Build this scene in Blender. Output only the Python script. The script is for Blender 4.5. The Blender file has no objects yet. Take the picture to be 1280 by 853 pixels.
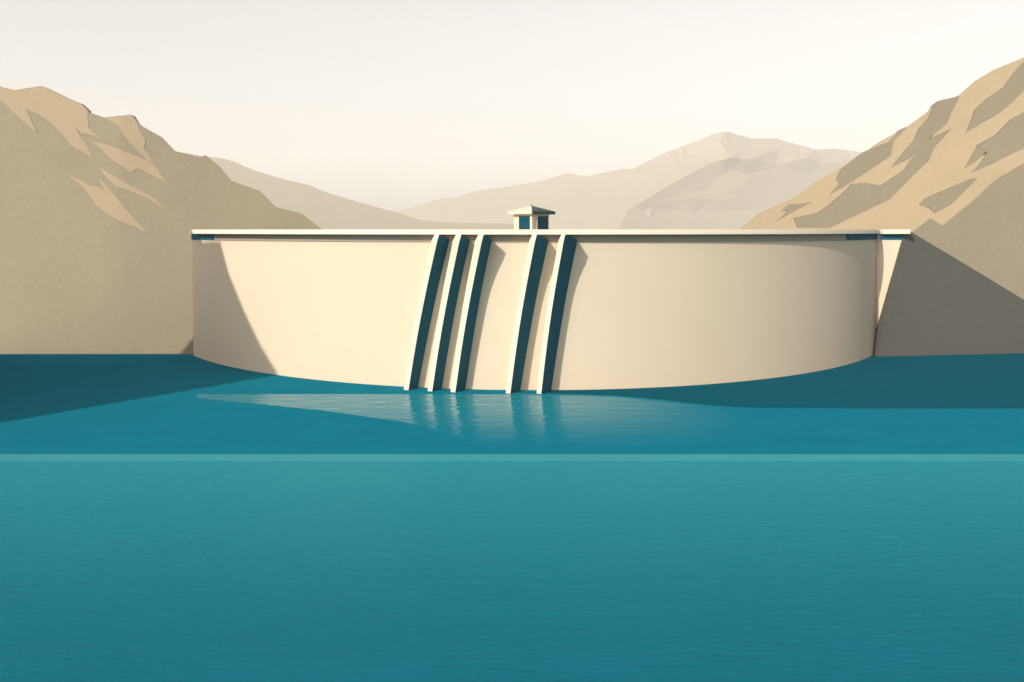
import bpy, bmesh, math, random
from mathutils import Vector
from mathutils.geometry import delaunay_2d_cdt

S = bpy.context.scene
COL = S.collection
R = math.radians
random.seed(7)

# ------------------------------------------------------------------ camera
# eye at crest height, 30 m above the reservoir, looking along +Y, 28 mm lens tilted by shift only
EYE = 30.0
F = 1000.0                      # focal length in photograph pixels (1280 wide)
cam_d = bpy.data.cameras.new('camera')
cam_d.sensor_width = 36.0
cam_d.lens = 36.0 * F / 1280.0
cam_d.shift_y = -(426.5 - 288.0) / 1280.0
cam_d.clip_start = 0.5
cam_d.clip_end = 20000.0
cam = bpy.data.objects.new('camera', cam_d)
COL.objects.link(cam)
cam.location = (0, 0, EYE)
cam.rotation_euler = (R(90), 0, 0)
S.camera = cam

# ------------------------------------------------------------------ light
SUN_AZ = 41.0                   # degrees to the left of straight behind the camera
SUN_EL = 31.0
ca, sa = math.cos(R(SUN_AZ)), math.sin(R(SUN_AZ))
ce, se = math.cos(R(SUN_EL)), math.sin(R(SUN_EL))
TO_SUN = Vector((-sa * ce, -ca * ce, se))
sun_d = bpy.data.lights.new('sun', 'SUN')
sun_d.energy = 3.8
sun_d.angle = R(0.6)
sun_d.color = (1.0, 0.93, 0.82)
sun = bpy.data.objects.new('sun', sun_d)
COL.objects.link(sun)
sun.location = TO_SUN * 300
sun.rotation_euler = TO_SUN.to_track_quat('Z', 'Y').to_euler()

world = bpy.data.worlds.new('World')
S.world = world
world.use_nodes = True
nt = world.node_tree
nt.nodes.clear()
sky = nt.nodes.new('ShaderNodeTexSky')
sky.sky_type = 'NISHITA'
sky.sun_disc = False
sky.sun_elevation = R(SUN_EL)
sky.sun_rotation = R(180 + SUN_AZ)
sky.air_density = 1.0
sky.dust_density = 3.0
sky.ozone_density = 1.0
hs = nt.nodes.new('ShaderNodeHueSaturation')
hs.inputs['Saturation'].default_value = 0.16
wt = nt.nodes.new('ShaderNodeMix')
wt.data_type = 'RGBA'
wt.blend_type = 'MULTIPLY'
wt.inputs[0].default_value = 1.0
wt.inputs[7].default_value = (1.0, 0.972, 0.93, 1)
bg = nt.nodes.new('ShaderNodeBackground')
bg.inputs['Strength'].default_value = 0.135
out = nt.nodes.new('ShaderNodeOutputWorld')
nt.links.new(sky.outputs[0], hs.inputs['Color'])
# thin high cloud evens the sky out: half clear sky, half uniform veil
veil = nt.nodes.new('ShaderNodeMix')
veil.data_type = 'RGBA'
veil.inputs[0].default_value = 0.25
veil.inputs[7].default_value = (6.0, 6.0, 6.1, 1)
nt.links.new(hs.outputs[0], veil.inputs[6])
nt.links.new(veil.outputs[2], wt.inputs[6])
nt.links.new(wt.outputs[2], bg.inputs['Color'])
nt.links.new(bg.outputs[0], out.inputs['Surface'])

S.view_settings.view_transform = 'Standard'
S.view_settings.look = 'None'
S.view_settings.exposure = 0.46
S.view_settings.gamma = 1.0
S.view_settings.use_curve_mapping = False
S.render.engine = 'CYCLES'
S.cycles.use_denoising = True
S.cycles.max_bounces = 8
S.cycles.volume_bounces = 4


# ------------------------------------------------------------------ helpers
def P(px, py, z):
    """point at depth z (m) seen at photograph pixel (px, py)"""
    return Vector(((px - 640.0) / F * z, z, EYE + (288.0 - py) / F * z))


def tag(o, label=None, cat=None, kind=None, group=None):
    if label:
        o['label'] = label
    if cat:
        o['category'] = cat
    if kind:
        o['kind'] = kind
    if group:
        o['group'] = group
    return o


def mesh_obj(name, verts, faces, mat, parent=None, smooth=False):
    me = bpy.data.meshes.new(name)
    me.from_pydata([tuple(v) for v in verts], [], faces)
    bm = bmesh.new()
    bm.from_mesh(me)
    bmesh.ops.remove_doubles(bm, verts=bm.verts, dist=1e-4)
    bmesh.ops.recalc_face_normals(bm, faces=bm.faces)
    bm.to_mesh(me)
    bm.free()
    if smooth:
        for p in me.polygons:
            p.use_smooth = True
    me.materials.append(mat)
    o = bpy.data.objects.new(name, me)
    COL.objects.link(o)
    if parent:
        o.parent = parent
        o.matrix_parent_inverse = parent.matrix_world.inverted()
    return o


def empty(name, loc):
    o = bpy.data.objects.new(name, None)
    COL.objects.link(o)
    o.location = loc
    o.matrix_world.translation = loc
    return o


def srgb(r, g, b):
    f = lambda c: (c / 12.92 if c <= .04045 else ((c + .055) / 1.055) ** 2.4)
    return tuple(f(c / 255.0) for c in (r, g, b))


def base_mat(name, color, rough=0.9, spec=0.2, var=0.06, scale=0.05, fine=1.2, bump=0.0, bump_scale=1.0, bump_detail=5, stretch=(1, 1, 1), streak=0.0):
    m = bpy.data.materials.new(name)
    m.use_nodes = True
    t = m.node_tree
    b = t.nodes['Principled BSDF']
    b.inputs['Roughness'].default_value = rough
    b.inputs['Specular IOR Level'].default_value = spec
    tc = t.nodes.new('ShaderNodeTexCoord')
    mp = t.nodes.new('ShaderNodeMapping')
    mp.inputs['Scale'].default_value = stretch
    t.links.new(tc.outputs['Object'], mp.inputs['Vector'])

    def noise(sc, detail, rough_=0.55):
        n = t.nodes.new('ShaderNodeTexNoise')
        n.inputs['Scale'].default_value = sc
        n.inputs['Detail'].default_value = detail
        n.inputs['Roughness'].default_value = rough_
        t.links.new(mp.outputs[0], n.inputs['Vector'])
        return n
    n1 = noise(scale, 4)
    n2 = noise(fine, 3, 0.7)
    add = t.nodes.new('ShaderNodeMath')
    add.operation = 'ADD'
    t.links.new(n1.outputs['Fac'], add.inputs[0])
    t.links.new(n2.outputs['Fac'], add.inputs[1])
    last = add
    tot = 2.0
    if streak:
        mp2 = t.nodes.new('ShaderNodeMapping')
        mp2.inputs['Scale'].default_value = (1.0, 1.0, 0.03)
        t.links.new(tc.outputs['Object'], mp2.inputs['Vector'])
        n3 = t.nodes.new('ShaderNodeTexNoise')
        n3.inputs['Scale'].default_value = 0.55
        n3.inputs['Detail'].default_value = 4
        t.links.new(mp2.outputs[0], n3.inputs['Vector'])
        ml = t.nodes.new('ShaderNodeMath')
        ml.operation = 'MULTIPLY_ADD'
        ml.inputs[1].default_value = streak
        t.links.new(n3.outputs['Fac'], ml.inputs[0])
        t.links.new(add.outputs[0], ml.inputs[2])
        last = ml
        tot = 2.0 + streak
    mr = t.nodes.new('ShaderNodeMapRange')
    mr.inputs['From Min'].default_value = tot * 0.3
    mr.inputs['From Max'].default_value = tot * 0.7
    t.links.new(last.outputs[0], mr.inputs['Value'])
    mix = t.nodes.new('ShaderNodeMix')
    mix.data_type = 'RGBA'
    mix.inputs[6].default_value = tuple(c * (1 - var) for c in color) + (1,)
    mix.inputs[7].default_value = tuple(min(1, c * (1 + var)) for c in color) + (1,)
    t.links.new(mr.outputs[0], mix.inputs[0])
    t.links.new(mix.outputs[2], b.inputs['Base Color'])
    if bump:
        nb = noise(bump_scale, bump_detail, 0.6)
        bp = t.nodes.new('ShaderNodeBump')
        bp.inputs['Strength'].default_value = 1.0
        bp.inputs['Distance'].default_value = bump
        t.links.new(nb.outputs['Fac'], bp.inputs['Height'])
        t.links.new(bp.outputs[0], b.inputs['Normal'])
    return m


CONCRETE = base_mat('cream_concrete', (0.52, 0.43, 0.322), var=0.045, scale=0.04, fine=2.5, bump=0.01, bump_scale=3, streak=0.5)
t = CONCRETE.node_tree
b = t.nodes['Principled BSDF']
old = b.inputs['Base Color'].links[0].from_socket
tc = t.nodes.new('ShaderNodeTexCoord')
sp = t.nodes.new('ShaderNodeSeparateXYZ')
t.links.new(tc.outputs['Object'], sp.inputs[0])
md = t.nodes.new('ShaderNodeMath')
md.operation = 'PINGPONG'
md.inputs[1].default_value = 1.15
t.links.new(sp.outputs['Z'], md.inputs[0])
lt = t.nodes.new('ShaderNodeMapRange')
lt.inputs['From Min'].default_value = 0.02
lt.inputs['From Max'].default_value = 0.09
lt.inputs['To Min'].default_value = 0.10
lt.inputs['To Max'].default_value = 0.0
t.links.new(md.outputs[0], lt.inputs['Value'])
mx = t.nodes.new('ShaderNodeMix')
mx.data_type = 'RGBA'
mx.inputs[7].default_value = (0.36, 0.29, 0.215, 1)
t.links.new(lt.outputs[0], mx.inputs[0])
t.links.new(old, mx.inputs[6])
t.links.new(mx.outputs[2], b.inputs['Base Color'])
PIER_C = base_mat('pale_pier_concrete', (0.60, 0.52, 0.40), var=0.03, scale=0.1, fine=2.5)
PARAPET_C = base_mat('white_parapet_concrete', (0.56, 0.49, 0.395), var=0.03, scale=0.1, fine=2.5)
BAND_SHADE = base_mat('shaded_band_concrete', (0.27, 0.225, 0.172), var=0.05, scale=0.1, fine=2.5)  # darker tone paints the shadow under the overhanging crest
DECK_C = base_mat('deck_concrete', (0.45, 0.41, 0.35), var=0.06, scale=0.2, fine=3)
TEAL_SHADE_STEEL = base_mat('teal_shade_and_steel', (0.004, 0.080, 0.125), rough=0.6, spec=0.05, var=0.10, scale=0.2, fine=2.0)  # painted shade on pier flanks and band ends; own teal on the finial
GLASS = base_mat('dark_teal_glass', (0.003, 0.045, 0.066), rough=0.4, spec=0.1, var=0.05)
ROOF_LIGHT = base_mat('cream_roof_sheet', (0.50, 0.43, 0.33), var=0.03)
ROOF_SHADE = base_mat('shaded_roof_sheet', (0.030, 0.058, 0.062), rough=0.7, var=0.2, fine=6)  # darker copy of the roof sheet: shade put into the colour
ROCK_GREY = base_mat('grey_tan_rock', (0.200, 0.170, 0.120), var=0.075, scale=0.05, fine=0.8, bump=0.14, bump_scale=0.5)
ROCK_TAN = base_mat('tan_rock', (0.265, 0.208, 0.134), var=0.075, scale=0.05, fine=0.8, bump=0.14, bump_scale=0.5)
ROCK_LIT = base_mat('sunlit_rock', (0.270, 0.212, 0.140), var=0.05, scale=0.05, fine=0.8, bump=0.08, bump_scale=0.6)  # paler than its slope: sunlight on the patches put into the colour
ROCK_SHADE = base_mat('shaded_rock', (0.172, 0.147, 0.106), var=0.05, scale=0.05, fine=0.8, bump=0.08, bump_scale=0.6)  # ridge shade painted as a darker rock tone
ROCK_DARK = base_mat('shade_dark_rock', (0.080, 0.076, 0.068), var=0.07, scale=0.06, fine=1.0, bump=0.15, bump_scale=0.4)  # shade of the slope beside the dam put into a dark colour
FAR_A = base_mat('far_rock', (0.238, 0.204, 0.150), var=0.03, scale=0.002, fine=0.02)
FAR_LIT = base_mat('far_sunlit_rock', (0.305, 0.260, 0.188), var=0.03, scale=0.002, fine=0.02)  # paler copy of the far rock, painting its sunlit patch
GROUND = base_mat('dry_ground', (0.30, 0.25, 0.17), var=0.1, scale=0.02, fine=0.3)


def water_mat(name, color, rough, spec, bump, scale, stretch, var=0.09, detail=4):
    m = base_mat(name, color, rough=rough, spec=spec, var=var, scale=0.25, fine=1.5, bump=bump, bump_scale=scale, bump_detail=detail, stretch=stretch)
    m.node_tree.nodes['Principled BSDF'].inputs['IOR'].default_value = 1.33
    m.node_tree.nodes['Principled BSDF'].inputs['Specular Tint'].default_value = (0.25, 0.85, 1.0, 1)
    return m


WATER = water_mat('teal_water', (0.003, 0.122, 0.180), 0.6, 0.0, 0.10, 0.9, (0.35, 1, 1))
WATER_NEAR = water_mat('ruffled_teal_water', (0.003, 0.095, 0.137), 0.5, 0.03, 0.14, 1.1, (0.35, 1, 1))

# foreground water pales toward its far edge: sky reflection put into the colour
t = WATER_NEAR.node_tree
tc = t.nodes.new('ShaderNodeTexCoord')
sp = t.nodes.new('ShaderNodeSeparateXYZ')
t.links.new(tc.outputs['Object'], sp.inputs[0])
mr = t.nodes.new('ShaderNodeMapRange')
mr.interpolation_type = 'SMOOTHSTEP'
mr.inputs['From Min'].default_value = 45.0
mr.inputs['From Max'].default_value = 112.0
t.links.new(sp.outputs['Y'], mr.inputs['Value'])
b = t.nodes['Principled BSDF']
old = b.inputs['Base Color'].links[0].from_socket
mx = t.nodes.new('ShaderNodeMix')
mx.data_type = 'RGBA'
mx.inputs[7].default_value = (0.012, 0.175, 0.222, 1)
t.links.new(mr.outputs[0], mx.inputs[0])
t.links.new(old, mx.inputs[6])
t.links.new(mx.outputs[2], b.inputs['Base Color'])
WATER_BAND = water_mat('pale_teal_water', (0.032, 0.205, 0.242), 0.5, 0.01, 0.01, 0.8, (0.35, 1, 1))
WATER_SHADE = water_mat('shaded_teal_water', (0.002, 0.063, 0.092), 0.6, 0.0, 0.10, 0.9, (0.35, 1, 1))  # shadow by the dam's foot painted as darker water
WATER_CALM = water_mat('calm_teal_water', (0.003, 0.122, 0.180), 0.6, 0.0, 0.10, 0.9, (0.35, 1, 1))
# the sheltered water under the dam lies calm and pale and passes into the open water further out
t = WATER_CALM.node_tree
b = t.nodes['Principled BSDF']
mo = [n for n in t.nodes if n.type == 'OUTPUT_MATERIAL'][0]
b2 = t.nodes.new('ShaderNodeBsdfPrincipled')
b2.inputs['Base Color'].default_value = (0.010, 0.155, 0.200, 1)
b2.inputs['Roughness'].default_value = 0.04
b2.inputs['IOR'].default_value = 1.33
b2.inputs['Specular IOR Level'].default_value = 0.09
tc = t.nodes.new('ShaderNodeTexCoord')
mp = t.nodes.new('ShaderNodeMapping')
mp.inputs['Scale'].default_value = (0.4, 1, 1)
t.links.new(tc.outputs['Object'], mp.inputs['Vector'])
nz = t.nodes.new('ShaderNodeTexNoise')
nz.inputs['Scale'].default_value = 0.45
nz.inputs['Detail'].default_value = 2
t.links.new(mp.outputs[0], nz.inputs['Vector'])
bp = t.nodes.new('ShaderNodeBump')
bp.inputs['Distance'].default_value = 0.24
t.links.new(nz.outputs['Fac'], bp.inputs['Height'])
t.links.new(bp.outputs[0], b2.inputs['Normal'])
sp = t.nodes.new('ShaderNodeSeparateXYZ')
t.links.new(tc.outputs['Object'], sp.inputs[0])
my = t.nodes.new('ShaderNodeMapRange')
my.interpolation_type = 'SMOOTHSTEP'
my.inputs['From Min'].default_value = 108.5
my.inputs['From Max'].default_value = 140.0
t.links.new(sp.outputs['Y'], my.inputs['Value'])
mx_ = t.nodes.new('ShaderNodeMapRange')
mx_.interpolation_type = 'SMOOTHSTEP'
mx_.inputs['From Min'].default_value = 40.0
mx_.inputs['From Max'].default_value = 8.0
t.links.new(sp.outputs['X'], mx_.inputs['Value'])
ml = t.nodes.new('ShaderNodeMath')
ml.operation = 'MULTIPLY'
t.links.new(my.outputs[0], ml.inputs[0])
t.links.new(mx_.outputs[0], ml.inputs[1])
ms = t.nodes.new('ShaderNodeMixShader')
t.links.new(ml.outputs[0], ms.inputs[0])
t.links.new(b.outputs[0], ms.inputs[1])
t.links.new(b2.outputs[0], ms.inputs[2])
t.links.new(ms.outputs[0], mo.inputs['Surface'])


# ------------------------------------------------------------------ mountains
def densify(poly, step, closed=True):
    o = []
    n = len(poly)
    for i in range(n if closed else n - 1):
        a, b = poly[i], poly[(i + 1) % n]
        k = max(1, int(math.hypot(b[0] - a[0], b[1] - a[1]) / step))
        for j in range(k):
            t = j / k
            o.append((a[0] + (b[0] - a[0]) * t, a[1] + (b[1] - a[1]) * t))
    if not closed:
        o.append(poly[-1])
    return o


def inside(p, poly):
    c = False
    n = len(poly)
    for i in range(n):
        a, b = poly[i], poly[i - 1]
        if (a[1] > p[1]) != (b[1] > p[1]) and p[0] < (b[0] - a[0]) * (p[1] - a[1]) / (b[1] - a[1]) + a[0]:
            c = not c
    return c


def cdt(poly, extra, lines=()):
    pts = [Vector(p) for p in poly]
    n = len(pts)
    edges = []
    pts += [Vector(p) for p in extra]
    for ln in lines:
        k = len(pts)
        pts += [Vector(p) for p in ln]
        edges += [(k + i, k + i + 1) for i in range(len(ln) - 1)]
    v, e, f, *_ = delaunay_2d_cdt(pts, edges, [list(range(n))], 1, 1e-4)
    return [(p.x, p.y) for p in v], [list(x) for x in f]


def seg_dist(p, poly):
    d = 1e9
    for i in range(len(poly)):
        a, b = poly[i - 1], poly[i]
        ax, ay, bx, by = a[0], a[1], b[0], b[1]
        L = (bx - ax) ** 2 + (by - ay) ** 2
        t = 0 if L == 0 else max(0, min(1, ((p[0] - ax) * (bx - ax) + (p[1] - ay) * (by - ay)) / L))
        d = min(d, math.hypot(ax + (bx - ax) * t - p[0], ay + (by - ay) * t - p[1]))
    return d


def hill(name, ridge, bottom, zfun, mat, back, step=18, lines=(), label=None, cat='mountain', jitter=0.0):
    """solid hill: front face under the ridge line, rear slope falling away to the ground behind"""
    rid = densify(ridge, step, closed=False)
    bot = densify([(ridge[-1][0], bottom), (ridge[0][0], bottom)], step, closed=False)
    poly = rid + bot
    xs = [p[0] for p in poly]
    ys = [p[1] for p in poly]
    extra = []
    y = min(ys)
    row = 0
    while y < max(ys):
        x = min(xs) + (row % 2) * step * .5
        while x < max(xs):
            q = (x + random.uniform(-.3, .3) * step, y + random.uniform(-.3, .3) * step)
            if inside(q, poly) and seg_dist(q, poly) > step * .4:
                extra.append(q)
            x += step
        y += step * .9
        row += 1
    pts, faces = cdt(poly, extra, lines)
    V = [P(p[0], p[1], zfun(p[0], p[1])) for p in pts]
    fs = [tuple(f) for f in faces]
    # rear slope
    key = {(round(p[0], 3), round(p[1], 3)): i for i, p in enumerate(pts)}
    idx = [key.get((round(p[0], 3), round(p[1], 3))) for p in rid]
    bidx = [key.get((round(p[0], 3), round(p[1], 3))) for p in bot]
    rear1, rear2 = [], []
    for i in idx:
        v = V[i]
        h = max(v.z, 0.0)
        rear1.append(len(V)); V.append(Vector((v.x, v.y + back * .45, max(-.4, h * .55))))
    for i in idx:
        v = V[i]
        rear2.append(len(V)); V.append(Vector((v.x, v.y + back, -.4)))
    for a in range(len(idx) - 1):
        fs.append((idx[a], idx[a + 1], rear1[a + 1], rear1[a]))
        fs.append((rear1[a], rear1[a + 1], rear2[a + 1], rear2[a]))
    # ends and underside
    fs.append((idx[0], rear1[0], rear2[0], bidx[-1]))
    fs.append((idx[-1], rear1[-1], rear2[-1], bidx[0]))
    o = mesh_obj(name, V, fs, mat)
    tag(o, label, cat, 'structure')
    return o


def facets(parent, name, polys, zfun, mat, u, gain, cap, step=6.0, label=None, skirt=2.0):
    """painted light or shade patches standing proud of the slope: each rises from the slope on one side to a crest on the other"""
    for poly in polys:
        d = densify(poly, step)
        xs = [p[0] for p in d]; ys = [p[1] for p in d]

        def chord(p):
            # length of the ray from p along u inside the outline
            q = (p[0] + u[0] * .05, p[1] + u[1] * .05)
            if not inside(q, d):
                return 0.0
            best = 1e9
            for i in range(len(d)):
                a, b = d[i - 1], d[i]
                ex, ey = b[0] - a[0], b[1] - a[1]
                den = u[0] * ey - u[1] * ex
                if abs(den) < 1e-9:
                    continue
                t = ((a[0] - q[0]) * ey - (a[1] - q[1]) * ex) / den
                s = ((a[0] - q[0]) * u[1] - (a[1] - q[1]) * u[0]) / den
                if t > 0 and -1e-6 <= s <= 1 + 1e-6:
                    best = min(best, t)
            return 0 if best > 1e8 else best
        pts, faces = cdt(d, [])
        V = []
        for p in pts:
            zb = zfun(p[0], p[1])
            V.append(P(p[0], p[1], zb - .05 - min(cap, gain * chord(p) * zb / F)))
        n = len(V)
        fs = [tuple(f) for f in faces]
        cnt = {}
        for f in fs:
            for i in range(len(f)):
                e = (f[i], f[(i + 1) % len(f)])
                cnt[tuple(sorted(e))] = cnt.get(tuple(sorted(e)), 0) + 1
        bmap = {}
        for e, c in cnt.items():
            if c == 1:
                for i in e:
                    if i not in bmap:
                        p = pts[i]
                        zb = zfun(p[0], p[1]) + skirt
                        v = V[i]
                        bmap[i] = len(V)
                        V.append(Vector((v.x, zb, v.z)))
                fs.append((e[0], e[1], bmap[e[1]], bmap[e[0]]))
        o = mesh_obj(name, V, fs, mat, parent)
        if label:
            o['label'] = label


# left mountain
def z_left(px, py):
    h = max(0.0, 443.0 - py)
    return 193.6 + h * 0.095 + max(0, px - 150) * 0.02 * h / 155.0


L_RIDGE = [(-190, 150), (-120, 128), (-60, 96), (0, 108.5), (18, 113), (52, 107.5), (75, 119), (100, 129), (108, 136), (112, 141), (130, 147), (164, 143.5), (178, 158),
           (203, 172), (219, 189), (250, 196.5), (257, 194), (275, 208.5), (289, 226), (325, 239), (345, 259), (377, 267), (404, 288), (430, 310)]
left_m = hill('mountain', L_RIDGE, 444.5, z_left, ROCK_GREY, 70, label='grey-tan mountain rising from the water left of the dam, with sunlight painted as paler patches near its top')
z200 = lambda pts, ox, oy, s: [(ox + x / s, oy + y / s) for x, y in pts]
LP = []
LP.append(z200([(-60, 90), (0, 118), (118, 148), (338, 112), (520, 200), (640, 250), (700, 305), (703, 400), (712, 440), (740, 475), (808, 533), (740, 508), (690, 497), (655, 492),
                (600, 435), (640, 505), (680, 560), (748, 688), (700, 660), (620, 615), (570, 590), (500, 500), (400, 400), (330, 350), (205, 290), (298, 488), (240, 440), (160, 370), (60, 270), (0, 215), (-60, 160)], 0, 90, 6.4))
LP[-1] = [(x, y + 0.6) for x, y in LP[-1]]
LP.append(z200([(838, 368), (940, 352), (1052, 346), (1085, 395), (1165, 555), (1152, 608), (1240, 735), (1410, 1033), (1360, 990), (1180, 905), (1110, 880), (1045, 922),
                (900, 812), (860, 755), (728, 672)], 0, 90, 6.4))
LP.pop()
LP.append(z200([(838, 368), (940, 352), (1052, 346), (1085, 395), (1165, 555), (1152, 608), (1240, 735), (1222, 728), (1190, 716), (1030, 562), (945, 432)], 0, 90, 6.4))
LP.append(z200([(470, 42), (600, 70), (680, 100), (938, 206), (985, 240), (1090, 396), (1040, 356), (860, 262), (830, 268), (792, 293), (640, 190), (560, 110)], 40, 170, 6.4))
LP.append(z200([(528, 248), (600, 290), (800, 408), (945, 478), (1100, 606), (920, 496), (820, 455), (740, 425), (690, 415), (640, 375), (580, 310)], 40, 170, 6.4))
LP.append(z200([(248, 290), (330, 330), (400, 360), (470, 402), (520, 408), (588, 445), (525, 335), (570, 370), (620, 430), (700, 520), (780, 620), (925, 776), (720, 690), (600, 625), (520, 565), (440, 450), (380, 380)], 40, 170, 6.4))
facets(left_m, 'lit_shade_patch', LP, z_left, ROCK_LIT, (-0.5, -0.866), 0.01, 0.15)


# right mountain (sunlit, with ridge shade put into the colour)
def z_right(px, py):
    return 236.0 + (288 - py) * 0.13 + (1280 - px) * 0.10


R_RIDGE = [(890, 312), (925, 286.5), (945, 269), (970, 257), (992.5, 247.5), (1023, 225), (1049, 211), (1079, 191.5), (1100, 177), (1131, 160.5), (1154, 144), (1171, 130), (1198, 119.5), (1218, 102),
           (1241, 88), (1280, 72), (1320, 62), (1380, 52), (1440, 70)]
right_m = hill('mountain', R_RIDGE, 416, z_right, ROCK_TAN, 80, label='sunlit tan mountain with ridge shade painted in grey behind the right end of the dam')
q3 = lambda pts: z200(pts, 920, 180, 6.4)
q4 = lambda pts: z200(pts, 1080, 60, 6.4)
q5 = lambda pts: z200(pts, 1080, 170, 6.4)
RP = []
# ridge A just under the skyline
RP.append(q4([(345, 632), (290, 660), (200, 750), (95, 792), (30, 826)]) + q3([(1010, 85), (850, 200), (795, 293), (828, 305), (818, 330), (748, 405), (850, 352), (1070, 210), (1245, 92)]) + q4([(222, 860), (222, 820), (240, 740), (290, 690)]))
# ridge B running down from the skyline notch
RP.append(q4([(768, 383), (690, 402), (620, 418), (578, 452), (555, 495), (520, 565), (450, 640), (415, 735), (330, 820)]) + q5([(212, 254), (330, 200), (468, 118), (380, 190), (325, 272), (140, 398), (0, 374)])
          + q3([(940, 318), (900, 365), (760, 485), (660, 552), (470, 592), (490, 672), (750, 672), (920, 590), (1240, 440)]) + q5([(212, 500), (400, 312), (520, 195), (565, 90), (640, 10)]) + q4([(705, 640), (600, 690), (512, 735), (560, 690), (664, 604), (700, 520), (740, 440)]))
# ridge C by the right frame edge
RP.append(q4([(1330, 70), (1270, 125), (1200, 215), (1130, 310), (1000, 400), (900, 490), (875, 550), (810, 682), (930, 610), (1080, 525), (1180, 440), (1280, 340), (1330, 300)]))
RP.append(q4([(1330, 490), (1280, 515), (1190, 570), (1130, 640), (1080, 690), (925, 775)]) + q5([(870, 150), (800, 264), (900, 200), (980, 122), (985, 145), (930, 220), (855, 298), (1000, 235), (1150, 160), (1280, 100), (1330, 80)]))
RP.append(q5([(912, 335), (850, 345), (500, 500), (435, 555), (525, 572), (565, 620), (700, 548), (800, 445)]))
RP.append(q3([(610, 463), (520, 478), (425, 482), (350, 543), (415, 525), (375, 575), (305, 632), (430, 560), (540, 500)]))
facets(right_m, 'lit_shade_patch', RP, z_right, ROCK_SHADE, (0.78, 0.62), 0.20, 1.8)


# right front hill
def z_rfront(px, py):
    return 201.0 + (443 - py) * 0.085 + (px - 1120) * .02


RF = [(1112, 310), (1137, 292.5), (1163, 273), (1178, 282), (1215, 252), (1244, 225), (1280, 204), (1330, 182), (1390, 160), (1450, 150)]
hill('hill', RF, 446, z_rfront, ROCK_GREY, 34, label='plain grey-tan hillside at the right edge above the rock slope with painted shade', cat='hill')


# rock slope beside the dam, its shade painted as a dark colour
def z_wedge(px, py):
    return 189.9 + (px - 1097) * 0.028


WEDGE = [(1096.5, 447), (1128, 300), (1129.5, 293), (1139.5, 290.5), (1210, 332.5), (1280, 375), (1340, 408), (1450, 420), (1450, 447)]
wp = densify(WEDGE, 16)
ex = []
for i in range(240):
    q = (random.uniform(1100, 1450), random.uniform(292, 446))
    if inside(q, wp) and seg_dist(q, wp) > 6 and all(math.hypot(q[0] - a[0], q[1] - a[1]) > 12 for a in ex):
        ex.append(q)
pts, fcs = cdt(wp, ex)
V = [P(p[0], p[1], z_wedge(*p)) for p in pts]
n0 = len(V)
fs = [tuple(f) for f in fcs]
cnt = {}
for f in fs:
    for i in range(3):
        e = tuple(sorted((f[i], f[(i + 1) % 3])))
        cnt[e] = cnt.get(e, 0) + 1
bm_ = {}
for e, c in cnt.items():
    if c == 1:
        for i in e:
            if i not in bm_:
                bm_[i] = len(V)
                V.append(Vector((V[i].x + 1.0, 216.0, V[i].z)))
        fs.append((e[0], e[1], bm_[e[1]], bm_[e[0]]))
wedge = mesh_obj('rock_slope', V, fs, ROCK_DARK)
tag(wedge, 'rock slope with painted dark grey shade at the waterline right of the dam', 'rock slope', 'structure')


# far hills
def z_fl(px, py):
    return 4300.0 + (288 - py) * 7.0 + (px - 300) * 1.6


FL = [(20, 215), (120, 190), (200, 186), (261, 196.5), (270, 196.8), (281, 199), (292.5, 202), (305, 208), (320, 214), (359, 225.5), (387.5, 231.8), (406, 240), (440, 250.5), (470, 259), (495, 265.5), (525, 275), (560, 278.5), (640, 280), (700, 292)]
far_l = hill('hill', FL, 300, z_fl, FAR_A, 1500, label='hazy grey hill sloping down behind the left mountain', cat='hill')

RIDGE_LINE = [(906, 166), (897, 174), (911, 195), (914.5, 197), (884, 206), (860, 219), (838, 231), (800, 254), (785, 262), (775, 284), (770, 300)]


def z_fr(px, py):
    # a spur runs down from the summit: the slope falls back on both sides of it
    xr = RIDGE_LINE[-1][0]
    for a, b in zip(RIDGE_LINE, RIDGE_LINE[1:]):
        if a[1] <= py <= b[1]:
            xr = a[0] + (b[0] - a[0]) * (py - a[1]) / max(1e-6, b[1] - a[1])
            break
    if py < RIDGE_LINE[0][1]:
        xr = RIDGE_LINE[0][0]
    d = px - xr
    side = 3.2 * -d if d < 0 else 6.0 * d
    return 7000.0 + (288 - py) * 12.0 + min(side, 1500)


FR = [(430, 292), (470, 276), (500, 263.5), (527, 256), (554, 247), (563, 248.5), (594, 239), (630, 234), (675, 227), (709, 216.5), (732, 221), (760, 215), (779.7, 211), (790, 211.9), (812.5, 200.6), (825.6, 193.5), (853.8, 182.8),
      (880, 172.9), (893, 167.3), (906, 165), (912.8, 165.3), (922, 169), (930.6, 170), (938, 173.3), (972, 173.3), (984, 177.8), (1000, 181.5), (1020, 187.5), (1042, 186), (1080, 191), (1150, 202), (1260, 228)]
far_r = hill('mountain', FR, 300, z_fr, FAR_A, 2200, step=14, lines=[densify(RIDGE_LINE[1:-1], 8, closed=False)], label='pale hazy mountain far behind the dam, peaking right of the gatehouse')
FP = [z200([(302, 562), (400, 515), (500, 485), (620, 440), (700, 410), (780, 350), (900, 298), (940, 295), (1050, 322), (1175, 332), (1070, 365), (960, 362), (930, 400), (890, 450), (790, 496), (890, 500), (730, 540), (600, 512)], 760, 150, 5.333)]
facets(far_r, 'lit_shade_patch', FP, z_fr, FAR_LIT, (-0.6, -0.8), 0.02, 6, step=8, skirt=60)

# added spur, unseen left of frame: crest shaped to shade the dam's left end
XC, AX, ZC, BZ = 5.0, 103.0, 257.57, 107.52


def z_dam(x):
    return ZC - BZ * math.sqrt(max(0.0, 1 - ((x - XC) / AX) ** 2))


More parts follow.
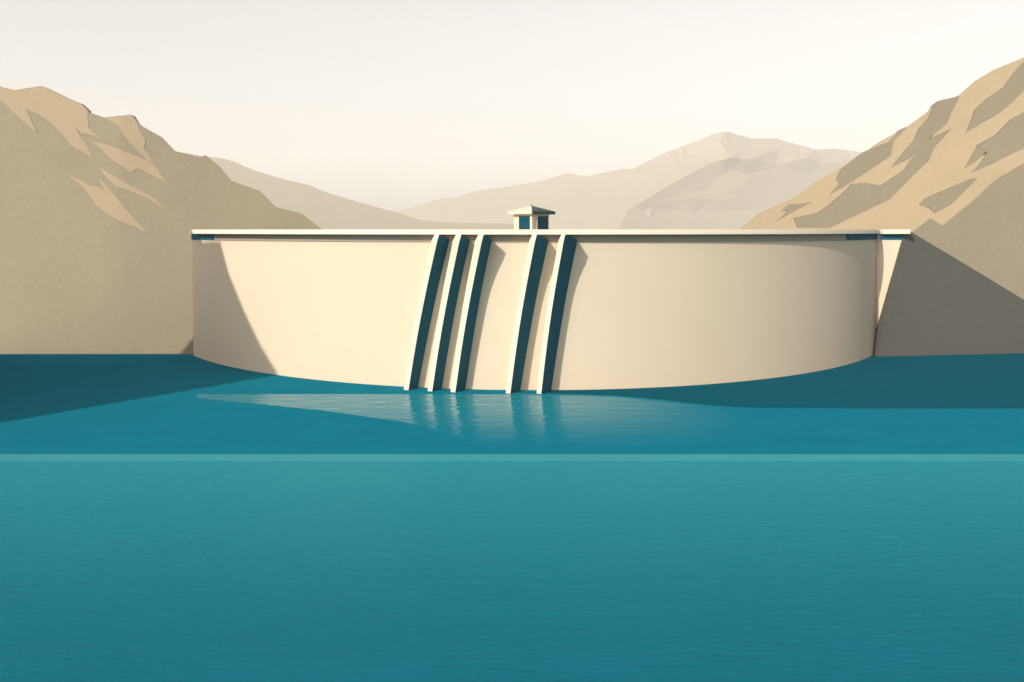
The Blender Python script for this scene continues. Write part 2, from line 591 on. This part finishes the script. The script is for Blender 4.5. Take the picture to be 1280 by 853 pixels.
def hit_dam(px):
    k = (px - 640.0) / F
    lo, hi = 100.0, 250.0
    for _ in range(60):
        mid = (lo + hi) / 2
        if mid < z_dam(k * mid):
            lo = mid
        else:
            hi = mid
    return lo


SPUR_X = -128.0
edge = [(277, 303), (287, 342), (305, 387), (325, 430), (347, 467)]
prof = []
for px, py in edge:
    p = P(px, py, hit_dam(px))
    s = (SPUR_X - p.x) / TO_SUN.x
    q = p + TO_SUN * s
    prof.append((q.y, q.z))
prof.sort()
tail = []
for p in (Vector((-71.5, 185.6, 27)), Vector((-76.2, 192.0, 33)), Vector((-77.0, 193.4, 32)), Vector((-77.5, 193.7, 3))):
    q = p + TO_SUN * ((SPUR_X - p.x) / TO_SUN.x)
    tail.append((q.y, q.z))
for px in (236, 180, 120, 60, 10):
    p = P(px, 443, 193.5)
    q = p + TO_SUN * ((SPUR_X - p.x) / TO_SUN.x)
    tail.append((q.y, q.z + 0.2))
crest = [(prof[0][0] - 7, 4.0), (prof[0][0] - 3, prof[0][1] * .6)] + prof + tail
V, fs = [], []
sec = []
for y, h in crest:
    row = [Vector((SPUR_X + 9, y, -.4)), Vector((SPUR_X + 4, y, h * .6)), Vector((SPUR_X, y, h)), Vector((SPUR_X - 6, y, h * .35)), Vector((SPUR_X - 50, y, -.4))]
    sec.append([len(V) + i for i in range(5)])
    V += row
for a, b in zip(sec, sec[1:]):
    for i in range(4):
        fs.append((a[i], a[i + 1], b[i + 1], b[i]))
fs.append(tuple(sec[0])); fs.append(tuple(sec[-1]))
spur = mesh_obj('hill', V, fs, ROCK_GREY)  # added unseen hill, there to cast shade on the dam
tag(spur, 'unseen grey-tan spur added left of frame to shade the dam', 'hill', 'structure')


# ------------------------------------------------------------------ ground and water
def sheet(name, pts, h, mat, label, cat):
    V = [Vector((x, y, h)) for x, y in pts]
    o = mesh_obj(name, V, [tuple(range(len(V)))], mat)
    return tag(o, label, cat, 'structure')


def water_pts(pix):
    o = []
    for px, py in pix:
        z = EYE * F / (py - 288.0)
        o.append(((px - 640.0) / F * z, z))
    return o


sheet('ground', [(-6000, 230), (6000, 230), (6000, 11500), (-6000, 11500)], -0.5, GROUND, 'dry valley floor beyond the dam', 'ground')
sheet('water', [(-420, -120), (420, -120), (420, 228), (-420, 228)], 0.0, WATER, 'teal reservoir water in front of the dam', 'water')
Z1, Z2 = EYE * F / (577 - 288.0), EYE * F / (568 - 288.0)
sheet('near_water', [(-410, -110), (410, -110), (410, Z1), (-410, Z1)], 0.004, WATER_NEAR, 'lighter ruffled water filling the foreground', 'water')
sheet('water_streak', [(-410, Z1), (410, Z1), (410, Z2), (-410, Z2)], 0.008, WATER_BAND, 'thin pale band crossing the whole water surface', 'water')
shade_strip = [(1600, 511), (1100, 511), (940, 510), (900, 508), (860, 504), (820, 499), (770, 494.5), (720, 492.5), (680, 491.5), (690, 480), (760, 465), (900, 450), (1096, 436), (1600, 436)]
sheet('shaded_water', water_pts(shade_strip), 0.004, WATER_SHADE, 'dark shade strip painted on the water along the foot of the dam on the right', 'water')
calm = [(246, 493), (246, 498), (300, 503), (400, 513), (500, 527), (560, 540), (620, 566), (1150, 567), (1150, 513), (940, 511.5), (900, 510), (860, 506), (820, 501), (770, 496.5), (720, 494.5), (660, 493.5), (510, 493)]
sheet('calm_water', water_pts(calm), 0.006, WATER_CALM, 'calm pale wedge of water spreading from below the dam piers', 'water')

# ------------------------------------------------------------------ the dam
dam = empty('dam', Vector((5.0, 155.0, 0.0)))
tag(dam, 'cream concrete arch dam with five slanting piers across the valley', 'dam')


def arc(x0, x1, n):
    o = []
    for i in range(n + 1):
        t = i / n
        th0, th1 = math.asin((x0 - XC) / AX), math.asin((x1 - XC) / AX)
        th = th0 + (th1 - th0) * t
        x = XC + AX * math.sin(th)
        y = ZC - BZ * math.cos(th)
        nx, ny = math.sin(th) / AX, -math.cos(th) / BZ
        L = math.hypot(nx, ny)
        o.append((Vector((x, y, 0)), Vector((nx / L, ny / L, 0))))
    return o


def sweep(name, path, profile, mat, parent, smooth=False):
    V, fs = [], []
    m = len(profile)
    for p, n in path:
        for d, h in profile:
            V.append(Vector((p.x + n.x * d, p.y + n.y * d, h)))
    for i in range(len(path) - 1):
        for j in range(m):
            a, b = i * m + j, i * m + (j + 1) % m
            fs.append((a, b, b + m, a + m))
    fs.append(tuple(range(m)))
    fs.append(tuple((len(path) - 1) * m + j for j in range(m)))
    o = mesh_obj(name, V, fs, mat, parent)
    if smooth:
        for p in o.data.polygons:
            p.use_smooth = True
        o.data.set_sharp_from_angle(angle=R(25))
    return o


X0, X1 = -76.2, 88.6
wall = sweep('wall', arc(X0, X1, 96), [(0.35, 29.18), (0.0, 0.4), (0.0, -1.0), (-14, -0.9), (-10, 29.18)], CONCRETE, dam, True)
BAND = [(0.50, 29.2), (0.50, 27.78), (-1, 27.78), (-1, 29.2)]
XL, XR = -66.6, 73.5
sweep('crest_shade_band', arc(XL, XR, 96), BAND, BAND_SHADE, dam, True)  # dark strip painted where the crest overhang casts shade
for xa_, xb_ in ((X0 - .05, XL - .02), (XR + .02, X1 + .05)):
    e = sweep('crest_shade_band', arc(xa_, xb_, 16), BAND, TEAL_SHADE_STEEL, dam, True)  # band ends carry the shade in a teal colour
    e['label'] = 'teal shade painted at the end of the band'
path = arc(X0 + 1.9, X1, 96)
sweep('deck', path, [(0.7, 29.21), (0.7, 29.75), (-12.0, 29.75), (-12.0, 29.21)], DECK_C, dam, True)
# the cantilever narrows towards the right abutment
front = [(p, n * (1.0 - 0.42 * max(0.0, min(1.0, (p.x - 15.0) / 55.0)))) for p, n in path]
sweep('parapet', front, [(2.2, 29.2), (2.2, 29.3), (1.85, 30.14), (1.31, 30.14), (1.31, 29.2)], PARAPET_C, dam, True)
sweep('parapet', path, [(-12.01, 29.2), (-12.01, 30.10), (-12.4, 30.10), (-12.4, 29.2)], PARAPET_C, dam, True)


def prism(name, poly3, back, mat, parent):
    """flat polygon facing the camera side, thickened away by vector back"""
    n = len(poly3)
    V = [Vector(p) for p in poly3] + [Vector(p) + back for p in poly3]
    fs = [tuple(range(n)), tuple(range(n, 2 * n))] + [(i, (i + 1) % n, n + (i + 1) % n, n + i) for i in range(n)]
    return mesh_obj(name, V, fs, mat, parent)


def zw(px):
    return 193.8 - (px - 1096) * 0.085


# right wing wall and its parapet
prism('wing_wall', [P(px, py, zw(px)) for px, py in [(1096, 293.2), (1129.6, 293.2), (1129.2, 298), (1101, 432), (1100, 447), (1096, 447)]], Vector((0, 4, 0)), CONCRETE, dam)
prism('crest_shade_band', [P(px, py, zw(px) - .25) for px, py in [(1101.5, 293), (1129.3, 293), (1129.3, 299.5), (1101.5, 299.5)]], Vector((0, .24, 0)), TEAL_SHADE_STEEL, dam)  # teal strip painted as shade under the wing parapet
prism('parapet', [P(px, py, zw(px) - 1.7) for px, py in [(1103.5, 287), (1138, 287), (1138, 292.5), (1103.5, 292.5)]], Vector((0, 3.5, 0)), PARAPET_C, dam)

# piers: (top left, top right, flank right) at y 303 and (bottom left, right, flank right) with bottom y
PIERS = [((539.2, 546.4, 558.9), (504.6, 510.5, 518.9), 484.5),
         ((566.0, 574.3, 584.0), (534.5, 540.2, 548.6), 486.0),
         ((594.0, 602.2, 611.0), (563.2, 569.1, 577.9), 487.0),
         ((661.5, 668.8, 683.0), (632.2, 637.9, 646.8), 489.0),
         ((698.0, 704.5, 719.0), (670.7, 676.5, 685.3), 489.0)]


def lerp(a, b, t):
    return a + (b - a) * t


for k, (T, B, yb) in enumerate(PIERS):
    V, fl = [], []
    N = 24
    rows = []
    for i in range(-1, N + 1):
        t = -0.055 if i < 0 else i / N * 1.05
        h = lerp(28.0, 0.0, (t if t > 0 else t))           # height along the pier
        # image columns at the wall scale, turned into positions at this height
        xl, xr, xf = lerp(T[0], B[0], t), lerp(T[1], B[1], t), lerp(T[2], B[2], t) + 5.0
        bow = -2.2 * math.sin(math.pi * min(1, max(0, t)))
        xl, xr, xf = xl + bow, xr + bow, xf + bow * .6
        head = max(0.0, 1 - max(t, 0) / 0.35)
        pr = lerp(3.6, 3.0, min(1, max(0, t))) + 1.2 * head * head
        if i < 0:
            h = 29.19
            xl, xr, xf = xl + 2.2, xr + 0.4, xr + 1.6
        zf = hit_dam((xl + xr) / 2) - pr
        wz = hit_dam(xf)
        lz = hit_dam(xl + 1.5)
        g = lambda px, z: Vector(((px - 640) / F * z, z, h))
        fl_, fr_ = g(xl, zf), g(xr, zf - .4)
        rr, rl = g(xf, wz + .5), g(xl + 1.5, lz + .5)
        rows.append((rl, fl_, fr_, rr))
    rows[-1] = tuple(Vector((v.x, v.y, -1.2)) for v in rows[-1])
    V = [v for r in rows for v in r]
    fs = []
    for a in range(len(rows) - 1):
        for j in range(4):
            fs.append((a * 4 + j, a * 4 + (j + 1) % 4, (a + 1) * 4 + (j + 1) % 4, (a + 1) * 4 + j))
    fs.append((0, 1, 2, 3)); m4 = (len(rows) - 1) * 4
    fs.append((m4, m4 + 1, m4 + 2, m4 + 3))
    pier = mesh_obj('pier', V, fs, PIER_C, dam)
    # dark teal strip over the right flank, its shade put into the colour
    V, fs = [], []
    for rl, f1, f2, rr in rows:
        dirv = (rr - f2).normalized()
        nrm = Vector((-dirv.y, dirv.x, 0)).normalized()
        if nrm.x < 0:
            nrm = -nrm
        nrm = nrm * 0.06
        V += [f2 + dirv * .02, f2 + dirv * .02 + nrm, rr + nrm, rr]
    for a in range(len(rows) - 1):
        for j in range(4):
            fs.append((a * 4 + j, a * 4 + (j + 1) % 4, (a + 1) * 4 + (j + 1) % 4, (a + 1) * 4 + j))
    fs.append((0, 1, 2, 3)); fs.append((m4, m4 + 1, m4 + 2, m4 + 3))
    mesh_obj('flank_shade', V, fs, TEAL_SHADE_STEEL, pier)
    # dark teal cap on the pier head, under the parapet
    r0 = rows[0]
    c0, c1 = r0[1], r0[2]
    z0 = 29.16
    dx = 0.12
    V = []
    for h in (28.98, 29.195):
        V += [Vector((c0.x + .2, c0.y - .06, h)), Vector((c1.x + dx, c1.y - .06, h)), Vector((c1.x + .35, c1.y + 1.4, h)), Vector((c0.x + .2, c0.y + 1.4, h))]
    mesh_obj('teal_cap', V, [(0, 1, 2, 3), (4, 5, 6, 7), (0, 1, 5, 4), (1, 2, 6, 5), (2, 3, 7, 6), (3, 0, 4, 7)], TEAL_SHADE_STEEL, pier)

# ------------------------------------------------------------------ gatehouse on the crest
GZ = 155.6
GX = (664.3 - 640) / F * GZ
house = empty('gatehouse', Vector((GX, GZ, 29.75)))
tag(house, 'small square gatehouse with hipped roof and dark openings standing on the dam crest', 'gatehouse')
u1 = Vector((math.sqrt(.5), math.sqrt(.5), 0))      # along the right-hand wall
u2 = Vector((-math.sqrt(.5), math.sqrt(.5), 0))     # along the left-hand wall
Cc = Vector((GX, GZ, 0))


def hb(name, a0, a1, b0, b1, h0, h1, mat, parent):
    """box in the gatehouse's own axes (a along u1, b along u2)"""
    V = []
    for h in (h0, h1):
        for a, b in ((a0, b0), (a1, b0), (a1, b1), (a0, b1)):
            p = Cc + u1 * a + u2 * b
            V.append(Vector((p.x, p.y, h)))
    return mesh_obj(name, V, [(0, 1, 2, 3), (4, 5, 6, 7), (0, 1, 5, 4), (1, 2, 6, 5), (2, 3, 7, 6), (3, 0, 4, 7)], mat, parent)


HB = 22.0 * GZ / F * math.sqrt(.5)                   # half side of the body
HT = EYE + (288 - 268.4) / F * GZ
hb('wall', -HB, HB, -HB, HB, 29.76, HT, CONCRETE, house)
hb('corner_post', -HB - .10, -HB + .40, -HB - .10, -HB + .40, 29.76, HT - .01, PARAPET_C, house)
W = 2 * HB
w0, w1 = 0.30 * W - HB, 0.93 * W - HB                # window along the wall that runs right from the near corner
wt_, wb_ = HT - .36, 29.95
win = hb('window', w0 + .02, w1, -HB - .05, -HB + .1, wb_, wt_, GLASS, house)
hb('frame', w0 - .12, w0 + .02, -HB - .11, -HB + .05, wb_, wt_ + .12, PARAPET_C, win)
hb('frame', w1, w1 + .12, -HB - .11, -HB + .05, wb_, wt_ + .12, PARAPET_C, win)
v0, v1 = 0.10 * W - HB, 0.70 * W - HB                # window along the wall that runs left from the near corner
win2 = hb('window', -HB - .05, -HB + .1, v0, v1, wb_, wt_, GLASS, house)
hb('frame', -HB - .11, -HB + .05, v1, v1 + .12, wb_, wt_ + .12, PARAPET_C, win2)
hb('sill', -HB - .2, -HB + .1, v0, v1 + .2, wb_ - .12, wb_, PARAPET_C, win2)
hb('sill', w0 - .12, w1 + .12, -HB - .2, -HB + .1, wb_ - .12, wb_, PARAPET_C, win)
# hipped roof: four slopes with a fascia, the two turned right coloured as if in shade
RB = 30.0 * GZ / F * math.sqrt(.5)
E0 = EYE + (288 - 268.3) / F * GZ
E1 = E0 + .55
AP = EYE + (288 - 257.2) / F * GZ
apex = Cc.copy(); apex.z = AP


def slope(c0, c1, mat):
    p0 = Cc + u1 * c0[0] * RB + u2 * c0[1] * RB
    p1 = Cc + u1 * c1[0] * RB + u2 * c1[1] * RB
    a = Vector((p0.x, p0.y, E0)); b = Vector((p1.x, p1.y, E0))
    a2 = Vector((p0.x, p0.y, E1)); b2 = Vector((p1.x, p1.y, E1))
    c = Vector((Cc.x, Cc.y, E0))
    mesh_obj('roof_slope', [a, b, b2, a2, apex, c], [(0, 1, 2, 3), (3, 2, 4), (0, 1, 5), (0, 3, 4, 5), (1, 2, 4, 5)], mat, house)


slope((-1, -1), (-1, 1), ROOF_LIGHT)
slope((-1, -1), (1, -1), ROOF_SHADE)
slope((1, -1), (1, 1), ROOF_SHADE)
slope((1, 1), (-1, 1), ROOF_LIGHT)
V = []
for i in range(8):
    V.append(Vector((GX + .22 * math.cos(i * math.pi / 4), GZ + .22 * math.sin(i * math.pi / 4), AP - .45)))
for i in range(8):
    V.append(Vector((GX + .12 * math.cos(i * math.pi / 4), GZ + .12 * math.sin(i * math.pi / 4), AP + .2)))
mesh_obj('finial', V, [tuple(range(8)), tuple(range(8, 16))] + [(i, (i + 1) % 8, 8 + (i + 1) % 8, 8 + i) for i in range(8)], TEAL_SHADE_STEEL, house)

# ------------------------------------------------------------------ haze
hm = bpy.data.materials.new('haze_air')
hm.use_nodes = True
t = hm.node_tree
t.nodes.clear()
vo = t.nodes.new('ShaderNodeVolumePrincipled')
vo.inputs['Color'].default_value = (0.97, 0.95, 0.92, 1)
vo.inputs['Density'].default_value = 0.000075
vo.inputs['Anisotropy'].default_value = 0.0
mo = t.nodes.new('ShaderNodeOutputMaterial')
t.links.new(vo.outputs[0], mo.inputs['Volume'])
xa, xb, ya, yb, za, zb = -6500, 6500, -300, 11800, -1.5, 1150
V = [(x, y, z) for z in (za, zb) for x, y in ((xa, ya), (xb, ya), (xb, yb), (xa, yb))]
hz = mesh_obj('haze', V, [(0, 1, 2, 3), (4, 5, 6, 7), (0, 1, 5, 4), (1, 2, 6, 5), (2, 3, 7, 6), (3, 0, 4, 7)], hm)
tag(hz, 'thin pale haze filling the valley air', 'haze', 'stuff')
